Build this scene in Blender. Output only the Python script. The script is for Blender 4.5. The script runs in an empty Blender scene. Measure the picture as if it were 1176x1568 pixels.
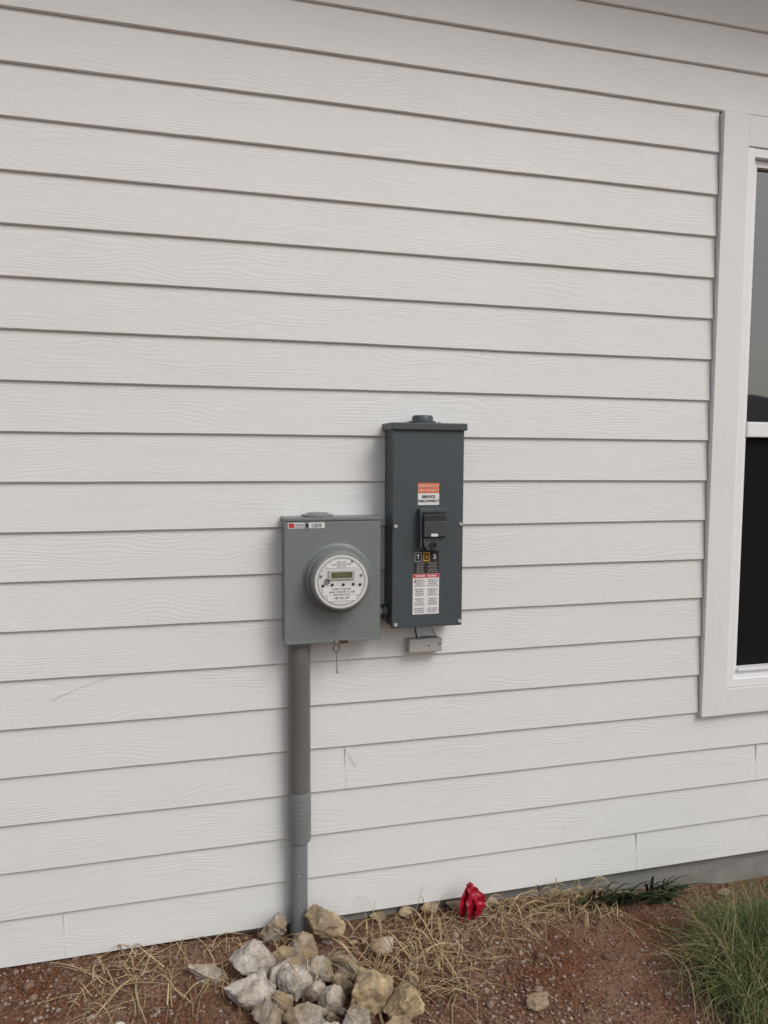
import bpy, bmesh, math, random
import numpy as np
from mathutils import Vector, Matrix, noise
random.seed(7); rng=np.random.RandomState(7)
S=bpy.context.scene
S.view_settings.view_transform='Standard'; S.view_settings.look='None'; S.view_settings.exposure=0
E=0.1524
# ---------------------------------------------------------------- materials
def new_mat(name):
    m=bpy.data.materials.new(name); m.use_nodes=True
    nt=m.node_tree; b=nt.nodes['Principled BSDF']
    return m,nt,b
def N(nt,t,**kw):
    n=nt.nodes.new(t)
    for k,v in kw.items():
        if k in n.inputs: n.inputs[k].default_value=v
        else: setattr(n,k,v)
    return n
def simple(name,col,rough=.5,metal=0,var=.12,scale=30,bump=.0,bscale=200,spec=None):
    m,nt,b=new_mat(name)
    tc=N(nt,'ShaderNodeTexCoord')
    n=N(nt,'ShaderNodeTexNoise',Scale=scale,Detail=3.0)
    nt.links.new(tc.outputs['Object'],n.inputs['Vector'])
    mx=N(nt,'ShaderNodeMix',data_type='RGBA')
    mx.inputs[6].default_value=(col[0]*(1-var),col[1]*(1-var),col[2]*(1-var),1)
    mx.inputs[7].default_value=(min(1,col[0]*(1+var)),min(1,col[1]*(1+var)),min(1,col[2]*(1+var)),1)
    nt.links.new(n.outputs['Fac'],mx.inputs[0]); nt.links.new(mx.outputs[2],b.inputs['Base Color'])
    b.inputs['Roughness'].default_value=rough; b.inputs['Metallic'].default_value=metal
    if spec is not None: b.inputs['Specular IOR Level'].default_value=spec
    if bump:
        n2=N(nt,'ShaderNodeTexNoise',Scale=bscale,Detail=3.0)
        nt.links.new(tc.outputs['Object'],n2.inputs['Vector'])
        bp=N(nt,'ShaderNodeBump',Strength=bump,Distance=.002)
        nt.links.new(n2.outputs['Fac'],bp.inputs['Height']); nt.links.new(bp.outputs['Normal'],b.inputs['Normal'])
    return m
def math_n(nt,op,a=None,b=None,va=None,vb=None):
    n=nt.nodes.new('ShaderNodeMath'); n.operation=op
    if a is not None: nt.links.new(a,n.inputs[0])
    elif va is not None: n.inputs[0].default_value=va
    if b is not None: nt.links.new(b,n.inputs[1])
    elif vb is not None: n.inputs[1].default_value=vb
    return n.outputs[0]
def siding_mat(name,vertical=False,base=(.72,.70,.695),strength=.55):
    m,nt,b=new_mat(name)
    tc=N(nt,'ShaderNodeTexCoord'); sep=N(nt,'ShaderNodeSeparateXYZ')
    nt.links.new(tc.outputs['Object'],sep.inputs[0])
    X=sep.outputs['Z'] if vertical else sep.outputs['X']; Z=sep.outputs['X'] if vertical else sep.outputs['Z']
    row=math_n(nt,'FLOOR',math_n(nt,'DIVIDE',Z,vb=E))
    off=math_n(nt,'MULTIPLY',row,vb=7.31)
    def vec(sx,sz):
        c=N(nt,'ShaderNodeCombineXYZ')
        nt.links.new(math_n(nt,'ADD',math_n(nt,'MULTIPLY',X,vb=sx),off),c.inputs[0])
        nt.links.new(math_n(nt,'MULTIPLY',Z,vb=sz),c.inputs[1]); nt.links.new(off,c.inputs[2])
        return c.outputs[0]
    n1=N(nt,'ShaderNodeTexNoise',Scale=1.0,Detail=1.0,Roughness=.5); nt.links.new(vec(3.0,8),n1.inputs['Vector'])
    ph=math_n(nt,'ADD',math_n(nt,'MULTIPLY',Z,vb=2*math.pi/.0125),math_n(nt,'MULTIPLY',n1.outputs['Fac'],vb=70))
    sn=math_n(nt,'POWER',math_n(nt,'ABSOLUTE',math_n(nt,'SINE',math_n(nt,'MULTIPLY',ph,vb=.5))),vb=.45)
    n2=N(nt,'ShaderNodeTexNoise',Scale=1.0,Detail=2.0,Roughness=.65); nt.links.new(vec(9,460),n2.inputs['Vector'])
    n4=N(nt,'ShaderNodeTexNoise',Scale=1.0,Detail=1.0); nt.links.new(vec(3.5,13),n4.inputs['Vector'])
    mask=N(nt,'ShaderNodeMapRange'); nt.links.new(n4.outputs['Fac'],mask.inputs[0])
    mask.inputs[1].default_value=.45; mask.inputs[2].default_value=.64; mask.inputs[3].default_value=.08; mask.inputs[4].default_value=1
    h=math_n(nt,'ADD',math_n(nt,'MULTIPLY',math_n(nt,'MULTIPLY',sn,mask.outputs[0]),vb=.85),n2.outputs['Fac'])
    bp=N(nt,'ShaderNodeBump',Strength=strength,Distance=.0012)
    nt.links.new(h,bp.inputs['Height']); nt.links.new(bp.outputs['Normal'],b.inputs['Normal'])
    n5=N(nt,'ShaderNodeTexNoise',Scale=1.4,Detail=3.0,Roughness=.6); nt.links.new(tc.outputs['Object'],n5.inputs['Vector'])
    cr=N(nt,'ShaderNodeValToRGB')
    cr.color_ramp.elements[0].position=.3; cr.color_ramp.elements[0].color=(base[0]*.96,base[1]*.955,base[2]*.945,1)
    cr.color_ramp.elements[1].position=.7; cr.color_ramp.elements[1].color=(*base,1)
    nt.links.new(n5.outputs['Fac'],cr.inputs[0]); nt.links.new(cr.outputs[0],b.inputs['Base Color'])
    b.inputs['Roughness'].default_value=.5; b.inputs['Specular IOR Level'].default_value=.4
    return m
M_side=siding_mat('siding_paint',base=(.775,.785,.775),strength=.58)
M_trim=siding_mat('trim_paint',vertical=True,base=(.80,.81,.80),strength=.4)
M_trimh=siding_mat('trim_paint_h',base=(.80,.81,.80),strength=.4)
M_vinyl=simple('white_vinyl',(.86,.87,.87),.35,var=.02)
M_meterbox=simple('grey_enamel',(.19,.212,.21),.42,var=.06,scale=6,bump=.15,bscale=350)
M_brk=simple('slate_enamel',(.064,.079,.088),.45,var=.07,scale=6,bump=.15,bscale=350)
M_black=simple('black_plastic',(.030,.031,.034),.35)
M_darkline=simple('dark_joint',(.02,.018,.016),.8)
M_pvc=simple('grey_pvc',(.145,.141,.132),.40,var=.22,scale=7)  # upper run: shading and warm reflected tone put into the base colour
M_pvc2=simple('grey_pvc_lower',(.19,.205,.215),.42,var=.12,scale=12)
M_galv=simple('galvanised',(.45,.45,.45),.35,metal=.9)
M_face=simple('meter_face',(.66,.67,.65),.4,var=.03)
M_label=simple('white_label',(.78,.78,.77),.4,var=.03)
M_orange=simple('orange_label',(.75,.17,.05),.45,var=.03)
M_red=simple('red_label',(.55,.03,.03),.45,var=.05)
M_yel=simple('yellow_label',(.6,.32,.03),.45)
M_lcd=simple('lcd',(.13,.12,.06),.2)
M_txt=simple('ink',(.02,.02,.02),.6)
M_clear=simple('meter_cover',(.24,.255,.25),.12,var=.04)
M_bar=simple('light_grey_plastic',(.46,.45,.43),.5,var=.05)
M_brass=simple('dark_brass',(.08,.06,.04),.4,metal=.6)
M_flag=simple('red_ribbon',(.33,.005,.022),.35,var=.3,scale=20)
M_conc=simple('foundation_concrete',(.24,.235,.22),.9,var=.35,scale=9,bump=.9,bscale=60)
M_caulk=simple('caulk',(.76,.76,.75),.6,var=.03)
def glass_mat(name,ior,base,rough=.02):
    m,nt,b=new_mat(name); b.inputs['Base Color'].default_value=(*base,1); b.inputs['Roughness'].default_value=rough; b.inputs['IOR'].default_value=ior
    tc=N(nt,'ShaderNodeTexCoord'); n=N(nt,'ShaderNodeTexNoise',Scale=2.5,Detail=1.0); nt.links.new(tc.outputs['Object'],n.inputs['Vector'])
    bp=N(nt,'ShaderNodeBump',Strength=.12,Distance=.002); nt.links.new(n.outputs['Fac'],bp.inputs['Height']); nt.links.new(bp.outputs['Normal'],b.inputs['Normal'])
    return m
M_glass=glass_mat('window_glass',2.3,(.012,.014,.018))
M_screen=simple('insect_screen',(.008,.008,.009),.6,var=.3,scale=3,spec=.1)
# ---------------------------------------------------------------- helpers
def link(o,parent=None):
    S.collection.objects.link(o)
    if parent: o.parent=parent
    return o
def empty(name):
    o=bpy.data.objects.new(name,None); S.collection.objects.link(o); return o
def from_bm(bm,name,mat,parent=None,smooth=False):
    me=bpy.data.meshes.new(name); bm.to_mesh(me); bm.free()
    if mat: me.materials.append(mat)
    if smooth: me.polygons.foreach_set('use_smooth',[True]*len(me.polygons))
    return link(bpy.data.objects.new(name,me),parent)
def box(name,x0,x1,y0,y1,z0,z1,mat,parent=None,bev=.0,seg=2):
    bm=bmesh.new(); bmesh.ops.create_cube(bm,size=1)
    for v in bm.verts:
        v.co=Vector(((x0+x1)/2+v.co.x*(x1-x0),(y0+y1)/2+v.co.y*(y1-y0),(z0+z1)/2+v.co.z*(z1-z0)))
    if bev: bmesh.ops.bevel(bm,geom=bm.edges[:],offset=bev,segments=seg,affect='EDGES',profile=.6)
    return from_bm(bm,name,mat,parent,smooth=False)
def lathe(name,prof,origin,axis,mat,parent=None,seg=48,smooth=True):
    bm=bmesh.new(); ax=Vector(axis).normalized()
    a=Vector((1,0,0)) if abs(ax.x)<.9 else Vector((0,0,1)); u=ax.cross(a).normalized(); w=ax.cross(u)
    rings=[]
    for r,t in prof:
        c=Vector(origin)+ax*t
        if r<1e-6: rings.append([bm.verts.new(c)])
        else: rings.append([bm.verts.new(c+u*r*math.cos(2*math.pi*i/seg)+w*r*math.sin(2*math.pi*i/seg)) for i in range(seg)])
    for A,B in zip(rings,rings[1:]):
        for i in range(seg):
            j=(i+1)%seg
            if len(A)==1 and len(B)==1: continue
            if len(A)==1: bm.faces.new((A[0],B[j],B[i]))
            elif len(B)==1: bm.faces.new((A[i],A[j],B[0]))
            else: bm.faces.new((A[i],A[j],B[j],B[i]))
    bmesh.ops.recalc_face_normals(bm,faces=bm.faces[:])
    o=from_bm(bm,name,mat,parent,smooth=smooth)
    if smooth:
        try: o.data.set_sharp_from_angle(angle=math.radians(40))
        except Exception: pass
    return o
def tube_bm(bm,pts,rads,seg=5):
    rings=[]; pts=[Vector(p) for p in pts]
    for i,p in enumerate(pts):
        t=(pts[min(i+1,len(pts)-1)]-pts[max(i-1,0)]).normalized()
        a=Vector((0,0,1)) if abs(t.z)<.9 else Vector((1,0,0)); u=t.cross(a).normalized(); w=t.cross(u)
        r=rads[i] if hasattr(rads,'__len__') else rads
        rings.append([bm.verts.new(p+u*r*math.cos(2*math.pi*k/seg)+w*r*math.sin(2*math.pi*k/seg)) for k in range(seg)])
    for A,B in zip(rings,rings[1:]):
        for i in range(seg): bm.faces.new((A[i],A[(i+1)%seg],B[(i+1)%seg],B[i]))
    for R in (rings[0],rings[-1]):
        if seg>2: bm.faces.new(R)
def tube(name,pts,r,mat,parent=None,seg=10):
    bm=bmesh.new(); tube_bm(bm,pts,r,seg); bmesh.ops.recalc_face_normals(bm,faces=bm.faces[:])
    return from_bm(bm,name,mat,parent,smooth=True)
def text(name,s,x,y,z,size,mat,parent,align='CENTER',bold=0):
    c=bpy.data.curves.new(name,'FONT'); c.body=s; c.size=size; c.align_x=align; c.align_y='CENTER'; c.extrude=.0002; c.offset=bold
    c.materials.append(mat); o=bpy.data.objects.new(name,c); o.rotation_euler=(math.pi/2,0,0); o.location=(x,y,z)
    return link(o,parent)
# ---------------------------------------------------------------- house
house=empty('clapboard_house')
WX0,WX1,WZ0,WZ1=1.922,3.18,4*E,19*E
bm=bmesh.new()
def board(x0,x1,zb):
    n=max(2,int((x1-x0)/.06)); vs=[]
    for i in range(n+1):
        x=x0+(x1-x0)*i/n
        j=noise.noise(Vector((x*1.3,zb*9.1,0)))*.0022+noise.noise(Vector((x*7,zb*3.1,7)))*.0008; k=noise.noise(Vector((x*2.1,zb*5.7,4)))*.0012
        zt=zb+E+.012
        vs.append([bm.verts.new((x,-.0005,zb+j)),bm.verts.new((x,-.0095+k,zb+j)),bm.verts.new((x,-.0130+k,zb+j+.0030)),bm.verts.new((x,-.0080+k*.8,zb+E*.5)),bm.verts.new((x,-.0022,zt))])
    for A,B in zip(vs,vs[1:]):
        for q in range(4): bm.faces.new((A[q],B[q],B[q+1],A[q+1]))
    for R in (vs[0],vs[-1]): bm.faces.new(R)
XL,XR=-5.0,7.0
for k in range(-8,19):
    zb=(18-k)*E
    segs=[(XL,XR)]
    if zb>=WZ0-.01 and zb<WZ1-.01: segs=[(XL,WX0-.0035),(WX1+.0035,XR)]
    js={18:[-.41,1.665],15:[.505],16:[2.205],9:[-1.6],3:[-1.2]}.get(k,[])
    out=[]
    for a,b in segs:
        c=[a]+[j for j in js if a<j<b]+[b]
        out+=[(p+(.0006 if p!=a else 0),q-(.0006 if q!=b else 0)) for p,q in zip(c,c[1:])]
    for a,b in out: board(a,b,zb)
bmesh.ops.recalc_face_normals(bm,faces=bm.faces[:])
from_bm(bm,'siding_boards',M_side,house)
box('sheathing',XL,WX0,.0,.10,-.0,4.1,M_darkline,house)
box('sheathing_r',WX1,XR,.0,.10,-.0,4.1,M_darkline,house)
box('sheathing_low',WX0,WX1,.0,.10,-.0,WZ0,M_darkline,house)
box('sheathing_top',WX0,WX1,.0,.10,WZ1,4.1,M_darkline,house)
for x,k in ((-.41,18),(.505,15),(1.665,18),(2.205,16)):
    zb=(18-k)*E
    box('joint_caulk',x-.0016,x+.0016,-.0090,-.002,zb+.006,zb+E-.006,M_caulk,house)
bm=bmesh.new()
nx,nz=240,14
g=[[bm.verts.new((XL+(XR-XL)*i/nx,.012+.006*noise.noise(Vector((i*.35,j*.6,0))),-.5+.5*j/nz)) for j in range(nz+1)] for i in range(nx+1)]
for i in range(nx):
    for j in range(nz): bm.faces.new((g[i][j],g[i+1][j],g[i+1][j+1],g[i][j+1]))
from_bm(bm,'foundation',M_conc,house)
box('soffit',XL-.3,XR+.3,-.60,.02,3.76,3.78,M_vinyl,house)
box('fascia',XL-.3,XR+.3,-.63,-.602,3.70,3.9,M_vinyl,house)
M_roof=simple('asphalt_shingle',(.06,.055,.05),.9,var=.4,scale=25)
bm=bmesh.new()
for p in ((XL-.3,-.67,3.90),(XR+.3,-.67,3.90),(XR+.3,4,6.1),(XL-.3,4,6.1)): bm.verts.new(p)
bm.verts.ensure_lookup_table(); bm.faces.new(bm.verts); from_bm(bm,'roof',M_roof,house)
TY=-.030
box('trim_left',WX0,2.031,TY,.0,.598,2.889,M_trim,house,.002)
box('trim_right',3.07,WX1,TY,.0,.598,2.889,M_trim,house,.002)
box('trim_top',2.0325,3.0685,TY+.002,.0,2.775,2.887,M_trimh,house,.002)
box('trim_bottom',2.0325,3.0685,TY+.002,.0,.598,.703,M_trimh,house,.002)
def frame(x0,x1,z0,z1,w,y0,y1,tag,bev=.003):
    box('frame_l_'+tag,x0,x0+w,y0,y1,z0,z1,M_vinyl,house,bev); box('frame_r_'+tag,x1-w,x1,y0,y1,z0,z1,M_vinyl,house,bev)
    box('frame_t_'+tag,x0+w,x1-w,y0+.001,y1,z1-w,z1,M_vinyl,house,bev); box('frame_b_'+tag,x0+w,x1-w,y0+.001,y1,z0,z0+w,M_vinyl,house,bev)
frame(2.0335,3.0675,.7045,2.7735,.034,-.024,.03,'outer')
frame(2.0685,3.0325,.7395,2.7385,.026,-.004,.04,'sash',.0025)
box('meeting_rail',2.095,3.006,-.012,.04,1.693,1.752,M_vinyl,house,.004)
box('lock_sill',2.095,3.006,-.018,.02,.7655,.778,M_vinyl,house,.002)
box('glass_upper',2.09,3.01,.016,.022,1.74,2.72,M_glass,house)
box('glass_lower',2.09,3.01,.030,.034,.75,1.70,M_glass,house)
box('screen_lower',2.094,3.007,.022,.0235,.766,1.70,M_screen,house)
# ---------------------------------------------------------------- meter socket
ms=empty('electric_meter')
x0,x1,z0,z1=.285,.602,1.002,1.412
box('socket_body',x0+.003,x1-.003,-.088,-.008,z0+.003,z1-.004,M_meterbox,ms,.003)
box('socket_cover',x0,x1,-.1,-.089,z0,z1-.012,M_meterbox,ms,.003,3)
box('top_flange',x0-.001,x1+.001,-.102,-.013,z1-.0105,z1,M_meterbox,ms,.002)
lathe('top_hub',[(.001,.0),(.052,0),(.052,.006),(.036,.009),(.034,.012),(0,.014)],(.40,-.05,z1),(0,0,1),M_meterbox,ms)
box('cover_lip',x0+.004,x1-.004,-.105,-.1005,z0,z0+.008,M_meterbox,ms,.001)
C=(.458,-.1,1.213)
lathe('socket_ring',[(.116,0),(.114,.003),(.108,.005),(.1065,.018),(.103,.022),(.094,.022)],C,(0,-1,0),M_meterbox,ms,64)
lathe('meter_body',[(.0965,.02),(.0965,.042),(.095,.048),(.0935,.058),(.092,.064),(.088,.067),(.0865,.063),(.0,.063)],C,(0,-1,0),M_clear,ms,64)
lathe('meter_face',[(.0860,.0632),(.0860,.0655),(0,.0655)],C,(0,-1,0),M_face,ms,64)
fy=-.1-.0662
def fb(n,a,b,c,d,m,t=.001,bev=0): return box(n,C[0]+a,C[0]+b,fy-t,fy+.0004,C[2]+c,C[2]+d,m,ms,bev)
M_rim=simple('face_ring_grey',(.2,.2,.2),.5)  # even mid grey shared by face ring, small print, screws and seal wire
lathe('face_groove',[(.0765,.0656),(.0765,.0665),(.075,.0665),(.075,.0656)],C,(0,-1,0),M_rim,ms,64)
fb('display_bezel',-.043,.042,.006,.036,M_bar,.004,.0015)
box('display',C[0]-.033,C[0]+.034,fy-.0048,fy-.0042,C[2]+.012,C[2]+.030,M_lcd,ms)
text('display_digits','88888',C[0],fy-.0052,C[2]+.021,.014,simple('seg',(.22,.2,.11),.4),ms)
fb('upper_plate',-.048,.048,.043,.056,M_label,.0008); fb('upper_plate_b',-.036,.036,.057,.067,M_label,.0008)
text('plate_text_1','CL200 240V 3W TYPE',C[0],fy-.0012,C[2]+.0535,.0065,M_rim,ms); text('plate_text_2','30TA 1.0 Kh',C[0],fy-.0012,C[2]+.047,.006,M_rim,ms)
text('plate_text_3','60Hz FM2S',C[0],fy-.0012,C[2]+.062,.0065,M_rim,ms)
fb('lower_label',-.060,.060,-.044,-.020,M_label,.0008); fb('lower_label_b',-.046,.046,-.062,-.045,M_label,.0008)
text('label_text_1','FORM 2S AX-SD',C[0],fy-.0012,C[2]-.0245,.0085,M_txt,ms)
for i in range(40):
    a=-.041+i*.0021
    if random.random()<.6: fb('barcode',a,a+random.choice([.0006,.0009,.0012]),-.0365,-.031,M_txt,.0011)
text('label_text_2','1ND00-0812 5541 020',C[0],fy-.0012,C[2]-.042,.006,M_rim,ms)
text('label_text_3','186 502 639',C[0],fy-.0012,C[2]-.053,.010,M_txt,ms)
for a,c in ((-.066,.018),(.064,.018),(-.060,-.012),(.06,-.012),(-.03,-.010),(.006,-.010),(.038,-.010),(.034,.064)):
    lathe('face_screw',[(.0044,0),(.0044,.002),(.0,.002)],(C[0]+a,fy,C[2]+c),(0,-1,0),M_txt if c<0 else M_rim,ms,14)
lathe('optical_port',[(.009,0),(.009,.004),(.006,.004),(.006,.001),(0,.001)],(C[0]-.046,fy,C[2]+.002),(0,-1,0),M_rim,ms,20)
box('sticker',.297,.415,-.1006,-.0999,1.378,1.396,M_label,ms)
box('sticker_red',.299,.316,-.1010,-.1004,1.380,1.3945,M_red,ms)
for i in range(3): text('sticker_text','WARNING HIGH V' if i%2 else 'DO NOT OPEN 3R',.334,-.1012,1.391-.0045*i,.0042,M_txt,ms)
box('sticker_gap',.352,.364,-.1012,-.1004,1.376,1.398,M_meterbox,ms)
lathe('sticker_logo',[(.005,0),(.005,.001),(0,.001)],(.358,-.1012,1.387),(0,-1,0),M_txt,ms,16)
for i in range(3): text('sticker_text','UL LISTED 200A',.389,-.1012,1.391-.0045*i,.0048,M_txt,ms)
text('embossed_mark','MILB',.45,-.1006,1.035,.014,simple('emboss',(.165,.182,.182),.4),ms)
box('latch',.445,.490,-.112,-.1,.998,1.008,M_brass,ms,.002)
lathe('latch_knob',[(.007,0),(.007,.006),(0,.007)],(.452,-.112,1.003),(0,-1,0),M_galv,ms,16)
ring=[( .452+.010*math.sin(a),-.112,.984+.013*math.cos(a)) for a in np.linspace(0,2*math.pi,17)]
tube('seal_ring',ring,.0017,M_black,ms,6)
tube('seal_wire',[(.452,-.110,.972),(.453,-.109,.955),(.4545,-.108,.935),(.456,-.107,.915)],.0016,M_rim,ms,6)
lathe('seal_tag',[(.003,0),(.0045,.004),(.0045,.016),(.002,.02)],(.456,-.107,.917),(0,0,-1),M_bar,ms,10)
# ---------------------------------------------------------------- conduit
cd=empty('electrical_conduit')
cx,cy=.3400,-.046
lathe('conduit_upper',[(.0360,0),(.0360,.66)],(cx,cy,.34),(0,0,1),M_pvc,cd)
lathe('conduit_slip',[(.034,0),(.0368,.002),(.0376,.008),(.0376,.165),(.0370,.170),(.0362,.172)],(cx,cy,.314),(0,0,1),M_pvc2,cd)
for i in range(5): lathe('slip_rib',[(.0376,0),(.0386,.003),(.0376,.006)],(cx,cy,.40+.016*i),(0,0,1),M_pvc2,cd)
lathe('conduit_lower',[(.0300,0),(.0300,.50)],(cx-.004,cy,-.15),(0,0,1),M_pvc2,cd)
lathe('locknut',[(.034,0),(.045,.001),(.045,.010),(.036,.013)],(cx,cy,.989),(0,0,1),M_meterbox,cd)
for i in range(5):
    z=.0+.3*random.random(); a=random.uniform(-.02,.02)
    lathe('paint_spot',[(random.uniform(.0012,.002),0),(.0,.0005)],(cx-.004+a,cy-math.sqrt(.030**2-a*a)-.0003,z),(0,-1,0),M_caulk,cd,8)
lathe('nipple',[(.017,0),(.017,.045)],(.598,-.055,1.085),(1,0,0),M_pvc,cd,24)
lathe('nipple_nut',[(.015,0),(.025,0),(.025,.010),(.015,.010)],(.603,-.055,1.085),(1,0,0),M_brk,cd,8,False)
lathe('nipple_nut_b',[(.015,0),(.027,0),(.027,.012),(.015,.012)],(.621,-.055,1.085),(1,0,0),M_brk,cd,8,False)
# ---------------------------------------------------------------- disconnect
db=empty('disconnect_switch_box')
x0,x1,z0,z1=.637,.883,1.040,1.700
box('enclosure',x0+.002,x1-.002,-.105,-.008,z0+.004,z1,M_brk,db,.003)
box('cover',x0,x1,-.12,-.106,z0,z1,M_brk,db,.003,3)
box('top_cap',x0-.008,x1+.008,-.130,-.006,z1-.004,z1+.020,M_brk,db,.004,3)
lathe('cap_hub',[(.001,0),(.046,0),(.046,.007),(.036,.010),(.035,.022),(.031,.027),(0,.029)],(.755,-.062,z1+.02),(0,0,1),M_brk,db)
for xx in (.70,.812): lathe('cap_screw',[(.006,0),(.006,.005),(0,.007)],(xx,-.07,z1+.02),(0,0,1),M_galv,db,12)
for xx,zz in ((.647,1.380),(.874,1.384),(.649,1.052),(.874,1.054)):
    lathe('cover_screw',[(.0068,0),(.0068,.002),(.005,.0045),(0,.005)],(xx,-.12,zz),(0,-1,0),M_bar,db,16)
ly=-.1206
def lb(n,a,b,c,d,m,dy=0): return box(n,a,b,ly-dy,ly+.0008,c,d,m,db)
lb('label_orange',.723,.797,1.4895,1.523,M_orange); lb('label_white',.723,.797,1.450,1.489,M_label,.0)
text('t1','EMERGENCY',.760,ly-.0006,1.513,.0125,M_label,db); text('t2','DISCONNECT',.760,ly-.0006,1.498,.0115,M_label,db)
text('t3','SERVICE',.760,ly-.0006,1.477,.0125,M_txt,db,bold=.0004); text('t4','DISCONNECT',.760,ly-.0006,1.463,.0115,M_txt,db,bold=.0003)
box('hood_hinge',.722,.816,-.147,-.12,1.424,1.440,M_brk,db,.005,3)
box('hood_side_l',.7235,.7305,-.150,-.12,1.310,1.426,M_brk,db,.003)
box('hood_plate',.7315,.8115,-.158,-.126,1.345,1.4235,M_black,db,.006,3)
box('hood_lip',.7335,.8095,-.161,-.157,1.348,1.398,simple('hood_gloss',(.06,.063,.068),.45),db,.0015)
box('hood_tag',.757,.780,-.1615,-.1608,1.349,1.358,M_label,db)
bm=bmesh.new()
pr=[(.733,1.344),(.811,1.344),(.804,1.315),(.790,1.302),(.752,1.302),(.738,1.315)]
A=[bm.verts.new((a,-.150,b)) for a,b in pr]; B=[bm.verts.new((a,-.12,b)) for a,b in pr]
bm.faces.new(A)
for i in range(6): bm.faces.new((A[i],A[(i+1)%6],B[(i+1)%6],B[i]))
bmesh.ops.recalc_face_normals(bm,faces=bm.faces[:]); from_bm(bm,'hood_base',M_brk,db)
lathe('hood_latch',[(.012,0),(.012,.006),(.006,.006),(.006,.002),(0,.002)],(.768,-.150,1.319),(0,-1,0),M_black,db,20)
lb('icon_label',.711,.799,1.222,1.297,M_txt)
box('icon_left',.7135,.738,ly-.0004,ly,1.262,1.293,M_bar,db)
box('icon_left2',.7155,.736,ly-.0008,ly,1.264,1.291,M_txt,db); text('icon_t','T',.7255,ly-.0012,1.277,.02,M_label,db,bold=.0003)
box('icon_mid',.743,.766,ly-.0006,ly,1.262,1.293,M_yel,db); box('icon_mid2',.747,.762,ly-.0010,ly,1.267,1.288,M_txt,db); box('icon_mid3',.751,.758,ly-.0014,ly,1.272,1.283,M_yel,db)
text('icon_s','S',.783,ly-.0012,1.277,.022,M_label,db,bold=.0003)
for i in range(6):
    text('spec_text',random.choice(['200A 240V','MAIN BRK','TYPE 3R 22K','SUIT. USE']),.733,ly-.0008,1.256-.006*i,.0052,M_bar,db)
    text('spec_text',random.choice(['SERVICE EQUIP','Cu/Al 75C','ENCLOSURE 3R']),.777,ly-.0008,1.256-.006*i,.0052,M_bar,db)
lb('warn_label',.708,.800,1.084,1.220,M_label); box('warn_header',.709,.799,ly-.0006,ly,1.207,1.2195,M_red,db)
text('warn_title','DANGER   PELIGRO',.754,ly-.0010,1.213,.0085,M_label,db,bold=.0003)
text('warn_mark','!',.716,ly-.0010,1.196,.016,M_red,db,bold=.0005)
words='HAZARD OF ELECTRIC SHOCK EXPLOSION OR ARC FLASH TURN OFF ALL POWER BEFORE WORKING ON OR INSIDE EQUIPMENT'.split()
for i in range(18):
    zz=1.200-.0064*i
    if i in (4,9,14): continue
    for xc in (.7315,.777):
        s=' '.join(random.choice(words) for _ in range(3))[:random.randint(10,13)]
        text('warn_text',s,xc,ly-.0008,zz,.0050,M_rim,db)
bb=empty('bonding_junction_box')
box('bar_base',.716,.836,-.030,-.0128,.932,.980,M_bar,bb,.003)
box('bar_cover',.718,.838,-.052,-.031,.934,.982,M_bar,bb,.005,3)
lathe('bar_screw',[(.004,0),(.004,.002),(0,.002)],(.829,-.052,.962),(0,-1,0),M_galv,bb,12)
lathe('bar_hole',[(.003,0),(.003,.0006),(0,.0006)],(.789,-.052,.957),(0,-1,0),M_txt,bb,12)
tube('bond_wire',[(.743,-.045,1.042),(.742,-.040,1.02),(.748,-.035,.995),(.752,-.035,.975)],.0028,M_black,bb,8)
tube('bond_wire_b',[(.80,-.05,1.042),(.803,-.044,1.015),(.815,-.04,.992),(.824,-.04,.975)],.0022,M_galv,bb,8)
tube('bond_wire_c',[(.760,-.04,.985),(.775,-.05,.99),(.80,-.05,.99),(.815,-.045,.984)],.0016,M_brass,bb,8)
sc=[(-.43,.845),(-.38,.868),(-.33,.888),(-.28,.904),(-.22,.918)]
tube('scratch',[(x,-.0104,z) for x,z in sc],.0005,simple('scratch_grey',(.62,.61,.60),.7),house,5)
tube('scratch_b',[(.505,-.0125,.600),(.52,-.0125,.575),(.530,-.012,.556),(.542,-.012,.535)],.0007,simple('scratch_dark',(.42,.40,.38),.7),house,5)
# ---------------------------------------------------------------- ground
def gz(x,y):
    base=-.008-.028*max(0,min(1,(x+.2)/.7))
    if x>1: base-=.090*min(1,(x-1)/1.1)
    if y<-.1: base-=.025*min(1,(-y-.1)/.4)*(1-max(0,min(1,(x+.2)/.7)))
    n=noise.noise(Vector((x*2.2,y*2.2,1)))*.022+noise.noise(Vector((x*9,y*9,2)))*.012+noise.noise(Vector((x*30,y*30,3)))*.006
    k=min(1,max(.25,-y/.12)) if y>-.12 else 1
    return base+n*k
xs=list(np.concatenate([[-200,-80,-30,-12,-6,-3,-2],np.arange(-1.4,3.0,.012),[3.5,4.5,7,12,30,80,200]]))
ys=list(np.concatenate([[-200,-80,-30,-12,-6,-4,-3,-2,-1.7],np.arange(-1.45,.03,.012),[.2,1,5,30,200]]))
bm=bmesh.new(); G=[[bm.verts.new((x,y,gz(x,y))) for y in ys] for x in xs]
for i in range(len(xs)-1):
    for j in range(len(ys)-1): bm.faces.new((G[i][j],G[i+1][j],G[i+1][j+1],G[i][j+1]))
m,nt,b=new_mat('soil')
tc=N(nt,'ShaderNodeTexCoord')
n1=N(nt,'ShaderNodeTexNoise',Scale=3.0,Detail=5.0,Roughness=.6); n2=N(nt,'ShaderNodeTexNoise',Scale=90.0,Detail=4.0,Roughness=.7); vr=N(nt,'ShaderNodeTexVoronoi',Scale=110.0)
for n in (n1,n2,vr): nt.links.new(tc.outputs['Object'],n.inputs['Vector'])
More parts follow.
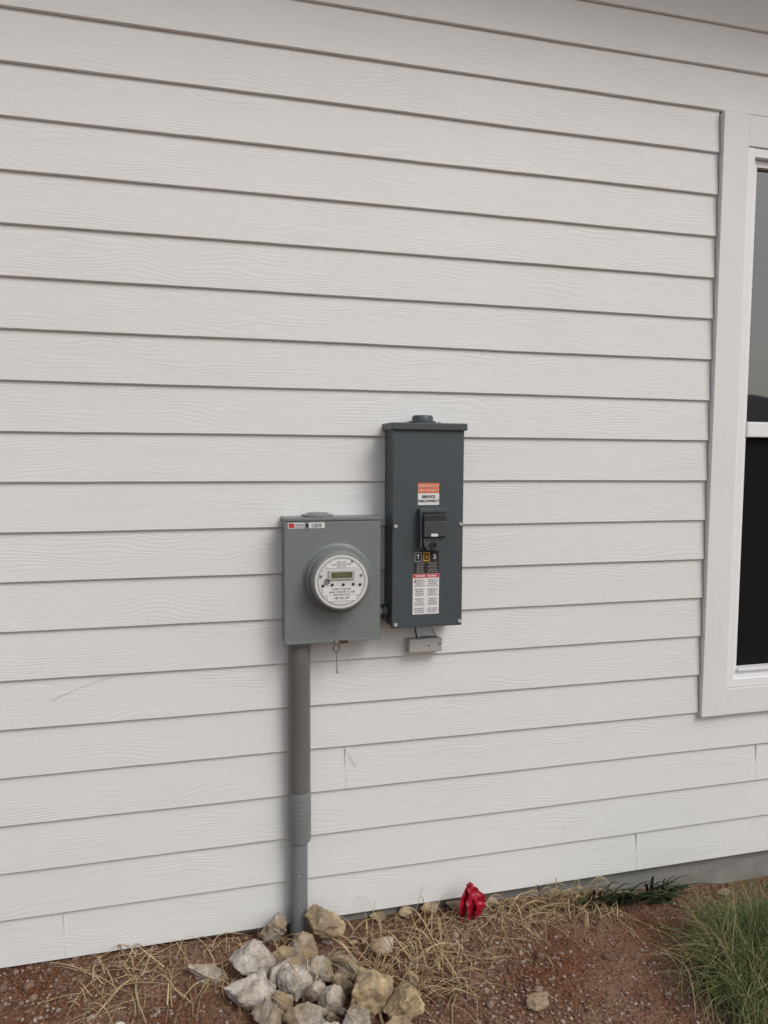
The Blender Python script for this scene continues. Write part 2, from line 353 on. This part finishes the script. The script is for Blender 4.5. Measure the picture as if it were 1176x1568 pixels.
cr=N(nt,'ShaderNodeValToRGB'); e=cr.color_ramp.elements
e[0].position=.38; e[0].color=(.15,.065,.036,1); e[1].position=.60; e[1].color=(.225,.135,.095,1)
nt.links.new(n1.outputs['Fac'],cr.inputs[0])
cr2=N(nt,'ShaderNodeValToRGB'); e=cr2.color_ramp.elements; e[0].position=.32; e[0].color=(.42,.38,.36,1); e[1].position=.66; e[1].color=(1.45,1.43,1.4,1)
nt.links.new(n2.outputs['Fac'],cr2.inputs[0])
mx=N(nt,'ShaderNodeMix',data_type='RGBA',blend_type='MULTIPLY'); mx.inputs[0].default_value=1
nt.links.new(cr.outputs[0],mx.inputs[6]); nt.links.new(cr2.outputs[0],mx.inputs[7]); nt.links.new(mx.outputs[2],b.inputs['Base Color'])
b.inputs['Roughness'].default_value=.95; b.inputs['Specular IOR Level'].default_value=.1
hh=math_n(nt,'ADD',n2.outputs['Fac'],math_n(nt,'MULTIPLY',vr.outputs['Distance'],vb=.6))
bp=N(nt,'ShaderNodeBump',Strength=1.0,Distance=.008); nt.links.new(hh,bp.inputs['Height']); nt.links.new(bp.outputs['Normal'],b.inputs['Normal'])
from_bm(bm,'ground',m,None,True)
def attr_mat(name,ramp,rough=.9,bumpd=0,noise_s=60,lo=.62,hi=1.25,vein=False):
    m,nt,b=new_mat(name)
    at=N(nt,'ShaderNodeAttribute',attribute_name='rnd'); cr=N(nt,'ShaderNodeValToRGB')
    els=cr.color_ramp.elements
    while len(els)<len(ramp): els.new(.5)
    for el,(p,c) in zip(els,ramp): el.position=p; el.color=(*c,1)
    tc=N(nt,'ShaderNodeTexCoord'); n=N(nt,'ShaderNodeTexNoise',Scale=noise_s,Detail=6.0,Roughness=.68); nt.links.new(tc.outputs['Object'],n.inputs['Vector'])
    fac=at.outputs['Fac']
    if vein:
        nb=N(nt,'ShaderNodeTexNoise',Scale=14.0,Detail=4.0); nt.links.new(tc.outputs['Object'],nb.inputs['Vector'])
        fac=math_n(nt,'ADD',fac,math_n(nt,'MULTIPLY',math_n(nt,'SUBTRACT',nb.outputs['Fac'],vb=.5),vb=2.0))
    nt.links.new(fac,cr.inputs[0])
    mr=N(nt,'ShaderNodeMapRange'); nt.links.new(n.outputs['Fac'],mr.inputs[0]); mr.inputs[1].default_value=.3; mr.inputs[2].default_value=.7; mr.inputs[3].default_value=lo; mr.inputs[4].default_value=hi
    mx=N(nt,'ShaderNodeMix',data_type='RGBA',blend_type='MULTIPLY'); mx.inputs[0].default_value=1
    nt.links.new(cr.outputs[0],mx.inputs[6]); nt.links.new(mr.outputs[0],mx.inputs[7]); nt.links.new(mx.outputs[2],b.inputs['Base Color'])
    b.inputs['Roughness'].default_value=rough; b.inputs['Specular IOR Level'].default_value=.2
    if bumpd:
        bp=N(nt,'ShaderNodeBump',Strength=1.0,Distance=bumpd); nt.links.new(n.outputs['Fac'],bp.inputs['Height']); nt.links.new(bp.outputs['Normal'],b.inputs['Normal'])
    return m
def mesh_np(name,verts,faces,rnd,mat,smooth=False):
    me=bpy.data.meshes.new(name); nf=len(faces); k=faces.shape[1]
    me.vertices.add(len(verts)); me.vertices.foreach_set('co',verts.astype(np.float32).ravel())
    me.loops.add(nf*k); me.loops.foreach_set('vertex_index',faces.astype(np.int32).ravel())
    me.polygons.add(nf); me.polygons.foreach_set('loop_start',np.arange(0,nf*k,k,dtype=np.int32))
    me.update(calc_edges=True); me.validate()
    a=me.attributes.new('rnd','FLOAT','POINT'); a.data.foreach_set('value',rnd.astype(np.float32))
    me.materials.append(mat)
    if smooth: me.polygons.foreach_set('use_smooth',[True]*len(me.polygons))
    return link(bpy.data.objects.new(name,me))
bm=bmesh.new(); bmesh.ops.create_icosphere(bm,subdivisions=1,radius=1); bm.verts.ensure_lookup_table()
IV=np.array([v.co[:] for v in bm.verts]); IF=np.array([[v.index for v in f.verts] for f in bm.faces]); bm.free()
V=[];F=[];Rn=[];off=0
for i in range(26000):
    x=rng.uniform(-1.0,2.7); y=-1.0*rng.rand()-.005
    dens=noise.noise(Vector((x*1.6,y*1.6,9)))
    if rng.rand()>.70+dens*1.3: continue
    r=.0024+.0054*rng.rand()**2.2
    if rng.rand()<.025: r*=2.0
    v=IV*(1+rng.uniform(-.28,.28,(len(IV),1)))*r*np.array([rng.uniform(.8,1.4),rng.uniform(.7,1.2),rng.uniform(.5,.9)])
    a=rng.uniform(0,6.28); c,s=math.cos(a),math.sin(a)
    v=np.stack([v[:,0]*c-v[:,1]*s,v[:,0]*s+v[:,1]*c,v[:,2]],1)+np.array([x,y,gz(x,y)+r*.25])
    V.append(v);F.append(IF+off);Rn.append(np.full(len(v),rng.rand())); off+=len(v)
M_grav=attr_mat('gravel',[(0,(.12,.056,.037)),(.4,(.19,.115,.083)),(.82,(.27,.19,.15)),(1,(.44,.37,.32))],noise_s=120)
mesh_np('gravel',np.concatenate(V),np.concatenate(F),np.concatenate(Rn),M_grav)
def ico(n):
    bm=bmesh.new(); bmesh.ops.create_icosphere(bm,subdivisions=n,radius=1); bm.verts.ensure_lookup_table()
    a=np.array([v.co[:] for v in bm.verts]),np.array([[v.index for v in f.verts] for f in bm.faces]); bm.free(); return a
ICO5=ico(5); ICO4=ico(4)
def rock(cx,cy,cz,sx,sy,sz,seed,RV):
    r=np.random.RandomState(seed); v=RV.copy()
    for _ in range(13):
        n=r.normal(size=3); n/=np.linalg.norm(n); d=r.uniform(.42,.78)
        k=v@n-d; k=np.where(k>0,k,0); v=v-k[:,None]*n*.95
    o=r.uniform(0,50)
    nn=np.array([noise.fractal(Vector((p[0]*1.8+o,p[1]*1.8,p[2]*1.8)),.7,2.2,6) for p in v])
    rd=np.array([abs(noise.noise(Vector((p[0]*3.5+o,p[1]*3.5,p[2]*3.5+9)))) for p in v])
    v=v*(1+.14*nn-.18*rd)[:,None]
    v=v/np.abs(v).max(0)
    a=r.uniform(-.6,.6); c,s=math.cos(a),math.sin(a)
    v=v*np.array([sx,sy,sz]); t=r.uniform(-.25,.25)
    v=np.stack([v[:,0]*math.cos(t)-v[:,2]*math.sin(t),v[:,1],v[:,0]*math.sin(t)+v[:,2]*math.cos(t)],1)
    v=np.stack([v[:,0]*c-v[:,1]*s,v[:,0]*s+v[:,1]*c,v[:,2]],1)
    return v+np.array([cx,cy,cz])
rocks=[(.243,-.065,.050,.038,.060,.45,.008),(.418,-.095,.066,.05,.080,.78,.016),(.335,-.14,.056,.045,.048,.65,.0),
(.165,-.19,.105,.065,.076,.05,.008),(.160,-.325,.088,.055,.058,.2,0),(.265,-.20,.042,.042,.052,.8,.01),(.292,-.31,.060,.045,.052,.2,0),
(.373,-.29,.056,.045,.050,.25,.0),(.455,-.25,.074,.05,.042,.5,0),(.495,-.415,.080,.065,.084,.85,0),(.375,-.41,.058,.05,.052,.3,.0),
(.585,-.47,.066,.055,.064,.9,0),(.205,-.42,.062,.045,.044,.3,0),(.292,-.44,.062,.05,.052,.5,.0),(.03,-.18,.068,.036,.024,.35,0),
(.588,-.19,.048,.034,.032,.6,0),(.640,-.345,.030,.025,.030,.85,0),(.985,-.54,.038,.026,.026,.7,0),(.51,-.33,.036,.03,.030,.7,0),
(1.05,-.035,.026,.02,.026,.6,0),(.30,-.235,.036,.034,.040,.65,.02),(.24,-.27,.044,.034,.040,.4,.02),(.33,-.375,.042,.034,.044,.55,.02),(.42,-.35,.038,.034,.036,.75,.01),
(.25,-.36,.038,.034,.038,.6,0),(.43,-.50,.05,.045,.045,.4,0),(.54,-.56,.055,.045,.045,.7,0),(.34,-.54,.055,.045,.045,.3,0),(.22,-.53,.05,.045,.04,.5,0),
(.72,-.012,.04,.025,.022,.7,0),(.82,-.015,.045,.022,.024,.65,0),(.91,-.012,.035,.02,.02,.6,0),(.62,-.01,.035,.02,.018,.75,0),(2.02,-.07,.03,.02,.018,.5,0),(-.22,-.33,.018,.016,.012,.3,0),(-.05,-.42,.02,.016,.014,.5,0)]
for i in range(40): rocks.append((rng.uniform(.12,.62),rng.uniform(-.5,-.1),rng.uniform(.010,.026),rng.uniform(.010,.020),rng.uniform(.008,.020),rng.rand(),0))
V=[];F=[];Rn=[];off=0
for i,(x,y,a,b_,c,t,l) in enumerate(rocks):
    RV,RF=ICO5 if a>.045 else ICO4
    v=rock(x,y,gz(x,y)+c*.72+l,a,b_,c,100+i,RV); V.append(v);F.append(RF+off);Rn.append(np.full(len(v),t)); off+=len(v)
M_rock=attr_mat('limestone',[(0,(.58,.53,.47)),(.35,(.43,.37,.295)),(.65,(.32,.245,.165)),(1,(.50,.385,.23))],noise_s=30,bumpd=.009,lo=.5,hi=1.3,vein=True)
mesh_np('rock_pile',np.concatenate(V),np.concatenate(F),np.concatenate(Rn),M_rock)
# ---------------------------------------------------------------- strands
def strands(name,lst,mat):
    V=[];F=[];Rn=[];off=0
    for pts,w,rn in lst:
        pts=np.array(pts); n=len(pts); d=np.gradient(pts,axis=0)
        side=np.cross(d,[0,0,1])+1e-6; side/=np.linalg.norm(side,axis=1)[:,None]
        up=np.cross(side,d); up/=np.linalg.norm(up,axis=1)[:,None]
        ww=w*(1-np.linspace(0,1,n)**2*.85)[:,None]
        v=np.stack([pts-side*ww,pts+up*ww*.6,pts+side*ww],1).reshape(-1,3)
        f=[(i*3+q,i*3+q+1,i*3+q+4,i*3+q+3) for i in range(n-1) for q in range(2)]
        V.append(v);F.append(np.array(f)+off);Rn.append(np.full(len(v),rn)); off+=len(v)
    return mesh_np(name,np.concatenate(V),np.concatenate(F),np.concatenate(Rn),mat)
def straw(x,y,L,ang,h,lift=.004,n=9):
    pts=[];c=rng.uniform(-1.2,1.2); p=np.array([x,y]); a=ang
    for i in range(n):
        t=i/(n-1); z=gz(p[0],p[1])+lift+h*math.sin(math.pi*t)
        pts.append((p[0],min(p[1],-.016),z)); a+=c/n; p=p+np.array([math.cos(a),math.sin(a)])*L/n
    return pts
lst=[]
def cluster(n,x0,x1,y0,y1,L0,L1,h,w=.0014):
    for _ in range(n):
        lst.append((straw(rng.uniform(x0,x1),rng.uniform(y0,y1),rng.uniform(L0,L1),rng.uniform(0,6.28),rng.uniform(0,h)),rng.uniform(.5,1.2)*w,rng.rand()))
cluster(200,.50,.84,-.45,-.05,.06,.28,.06,.0016); cluster(70,.0,.28,-.24,-.03,.05,.22,.04); cluster(130,-.35,.1,-.30,-.04,.04,.24,.03,.0017)
cluster(140,1.0,1.5,-.17,-.02,.06,.22,.05,.0016); cluster(190,-.9,2.6,-.9,-.03,.03,.18,.012,.0012); cluster(100,.75,1.15,-.35,-.03,.04,.18,.025)
cluster(20,.5,.8,-.42,-.08,.14,.3,.05,.0038); cluster(12,-.25,.1,-.2,-.04,.12,.25,.03,.003); cluster(12,1.0,1.45,-.12,-.02,.12,.26,.05,.004)
for _ in range(12): lst.append((straw(rng.uniform(.15,.5),rng.uniform(-.45,-.12),rng.uniform(.08,.2),rng.uniform(0,6.28),.03,.085),.0013,rng.rand()))
for _ in range(50):
    x=rng.uniform(1.12,1.45); L=rng.uniform(.08,.22); a=rng.uniform(-.2,2.9)
    y=rng.uniform(-.08,-.025); z=gz(x,y)
    lst.append(([(x+L*t*math.cos(a)*.9,y-.03*t,z+L*.45*math.sin(t*2.4)*abs(math.sin(a)+.25)) for t in np.linspace(0,1,9)],rng.uniform(.0014,.0045),rng.rand()))
for _ in range(50):
    x=rng.uniform(.52,.80); y=rng.uniform(-.38,-.08); L=rng.uniform(.08,.24); a=rng.uniform(0,6.28); z=gz(x,y)
    lst.append(([(x+L*t*math.cos(a)*.8,min(-.02,y+L*t*math.sin(a)*.6),z+L*.55*math.sin(t*2.2)) for t in np.linspace(0,1,9)],rng.uniform(.001,.0028),rng.rand()))
M_straw=attr_mat('dry_straw',[(0,(.22,.14,.08)),(.5,(.42,.31,.17)),(1,(.60,.48,.29))],noise_s=25)
strands('dry_grass',lst,M_straw)
lst=[]
for cx_,cy_,n_,sc_ in ((1.86,-.50,2300,.90),(1.71,-.58,900,.8),(1.66,-.66,450,.65)):
  for _ in range(n_):
    x=cx_+rng.normal()*.08; y=cy_+rng.normal()*.06; a=rng.uniform(0,6.28); L=rng.uniform(.20,.42)*sc_; out=rng.uniform(.2,.95); z=gz(x,y)
    tw=rng.uniform(-.6,.6)
    lst.append(([(x+L*out*t**1.4*math.cos(a+tw*t),min(-.02,y+L*out*t**1.4*math.sin(a+tw*t)),max(gz(x,y)+.003,z+L*(t*1.0-out*.85*t**2.3))) for t in np.linspace(0,1,9)],rng.uniform(.0008,.0015),min(1,rng.rand()*(1.05 if cx_>1.8 else 1.35))))
M_green=attr_mat('green_grass',[(0,(.045,.07,.022)),(.5,(.095,.145,.042)),(.82,(.18,.205,.075)),(1,(.40,.34,.18))],rough=.6,noise_s=12)
strands('grass_clump',lst,M_green)
lst=[]
for _ in range(90):
    x=rng.uniform(1.42,1.80); y=rng.uniform(-.09,-.03); a=rng.uniform(.1,3.0); L=rng.uniform(.07,.21); z=gz(x,y)
    lst.append(([(x+L*t*math.cos(a),y-.06*t,z+L*(t-.5*t*t)*(abs(math.sin(a))*1.0+.2)+.006) for t in np.linspace(0,1,8)],rng.uniform(.003,.007),rng.rand()))
M_leaf=attr_mat('dark_leaf',[(0,(.02,.028,.015)),(.6,(.035,.055,.025)),(1,(.08,.10,.045))],rough=.5,noise_s=15)
strands('daylily_plant',lst,M_leaf)
# ---------------------------------------------------------------- marker flag
mf=empty('marker_flag')
fx,fyy=.940,-.075; fz=gz(fx,fyy)
tube('flag_wire',[(fx,fyy,fz-.05),(fx+.002,fyy,fz+.05),(fx,fyy,fz+.125)],.0015,M_galv,mf,6)
def ribbon(name,path,w,seed):
    bm=bmesh.new(); rows=[]
    for i,p in enumerate(path):
        r=[]; ww=w*(.35+.65*math.sin(math.pi*min(1,(i+2)/(len(path)+1))))
        for j in range(6):
            s=(j/5-.5)*ww
            d=noise.noise(Vector((i*.5,j*.7,seed)))*.010
            r.append(bm.verts.new((p[0]+s*math.cos(p[3])+d*.6,p[1]+s*math.sin(p[3])-d,p[2]+d*.6+s*.25*math.sin(i*.9+seed))))
        rows.append(r)
    for A,B in zip(rows,rows[1:]):
        for j in range(5): bm.faces.new((A[j],A[j+1],B[j+1],B[j]))
    return from_bm(bm,name,M_flag,mf,True)
def pth(dx,h,curl,tw,y=0): return [(fx+dx*math.sin(t*math.pi*curl),fyy-.012-.018*math.sin(t*math.pi)-y,fz+.132-h*t,tw+t*1.2*curl) for t in np.linspace(0,1,18)]
ribbon('ribbon_a',pth(-.034,.150,.8,.1),.044,1); ribbon('ribbon_b',pth(.034,.132,.9,-.4,.004),.042,5); ribbon('ribbon_c',pth(-.010,.130,.7,.3,.010),.042,9); ribbon('ribbon_d',pth(.016,.145,.5,-.2,-.006),.045,13)
lathe('ribbon_knot',[(0,0),(.007,.003),(.009,.010),(.006,.017),(0,.02)],(fx,fyy-.006,fz+.118),(.2,-.2,1),M_flag,mf,12)
# ---------------------------------------------------------------- neighbour house
nh=empty('neighbor_house')
M_nw=simple('neighbor_wall',(.10,.09,.085),.9); hx,hy=19,-24
box('walls',hx-7,hx+9,hy-5,hy+5,-.2,2.5,M_nw,nh)
bm=bmesh.new()
P=[(hx-8,hy+5.6,2.4),(hx-8,hy-5.6,2.4),(hx+10,hy-5.6,2.4),(hx+10,hy+5.6,2.4),(hx-2,hy,4.3),(hx+4,hy,4.3)]
vs=[bm.verts.new(p) for p in P]
for f in ((0,3,5,4),(1,4,5,2),(0,4,1),(3,2,5),(0,1,2,3)): bm.faces.new([vs[i] for i in f])
from_bm(bm,'roof',M_roof,nh)
for i in range(3): box('pane',hx-4+4*i,hx-3+4*i,hy+5,hy+5.05,.9,2.0,M_glass,nh); box('pane_trim',hx-4.1+4*i,hx-2.9+4*i,hy+5.0,hy+5.03,.8,2.1,M_vinyl,nh)
# ---------------------------------------------------------------- light
w=bpy.data.worlds.new('World'); S.world=w; w.use_nodes=True; nt=w.node_tree
bg=nt.nodes['Background']; sk=nt.nodes.new('ShaderNodeTexSky'); sk.sky_type='NISHITA'; sk.sun_disc=False
SE,SA=math.radians(46),math.radians(148)
sk.sun_elevation=SE; sk.sun_rotation=SA; sk.dust_density=3; sk.air_density=1.2
hs=nt.nodes.new('ShaderNodeHueSaturation'); hs.inputs['Saturation'].default_value=.5
nt.links.new(sk.outputs[0],hs.inputs['Color']); nt.links.new(hs.outputs[0],bg.inputs[0]); bg.inputs[1].default_value=.12
sd=bpy.data.lights.new('sun','SUN'); sd.energy=1.15; sd.angle=math.radians(26); sd.color=(1,.97,.935)
so=bpy.data.objects.new('sun',sd); S.collection.objects.link(so)
dirv=Vector((math.sin(SA)*math.cos(SE),math.cos(SA)*math.cos(SE),math.sin(SE)))
so.rotation_euler=dirv.to_track_quat('Z','Y').to_euler()
# ---------------------------------------------------------------- camera
f,D,Zc,yaw,pit,rol=1130.0,2.4443,1.6076,.2558,.0744,.0058
Fv=Vector((math.sin(yaw)*math.cos(pit),math.cos(yaw)*math.cos(pit),-math.sin(pit)))
R=Vector((math.cos(yaw),-math.sin(yaw),0)); U=R.cross(Fv); c,s=math.cos(rol),math.sin(rol)
R2=c*R+s*U; U2=-s*R+c*U
cam=bpy.data.cameras.new('camera'); co=bpy.data.objects.new('camera',cam); S.collection.objects.link(co)
m=Matrix((R2,U2,-Fv)).transposed().to_4x4(); m.translation=Vector((0,-D,Zc)); co.matrix_world=m
cam.sensor_fit='VERTICAL'; cam.sensor_height=36; cam.sensor_width=27; cam.lens=f/1568*36; cam.clip_end=1000; cam.clip_start=.05
S.camera=co
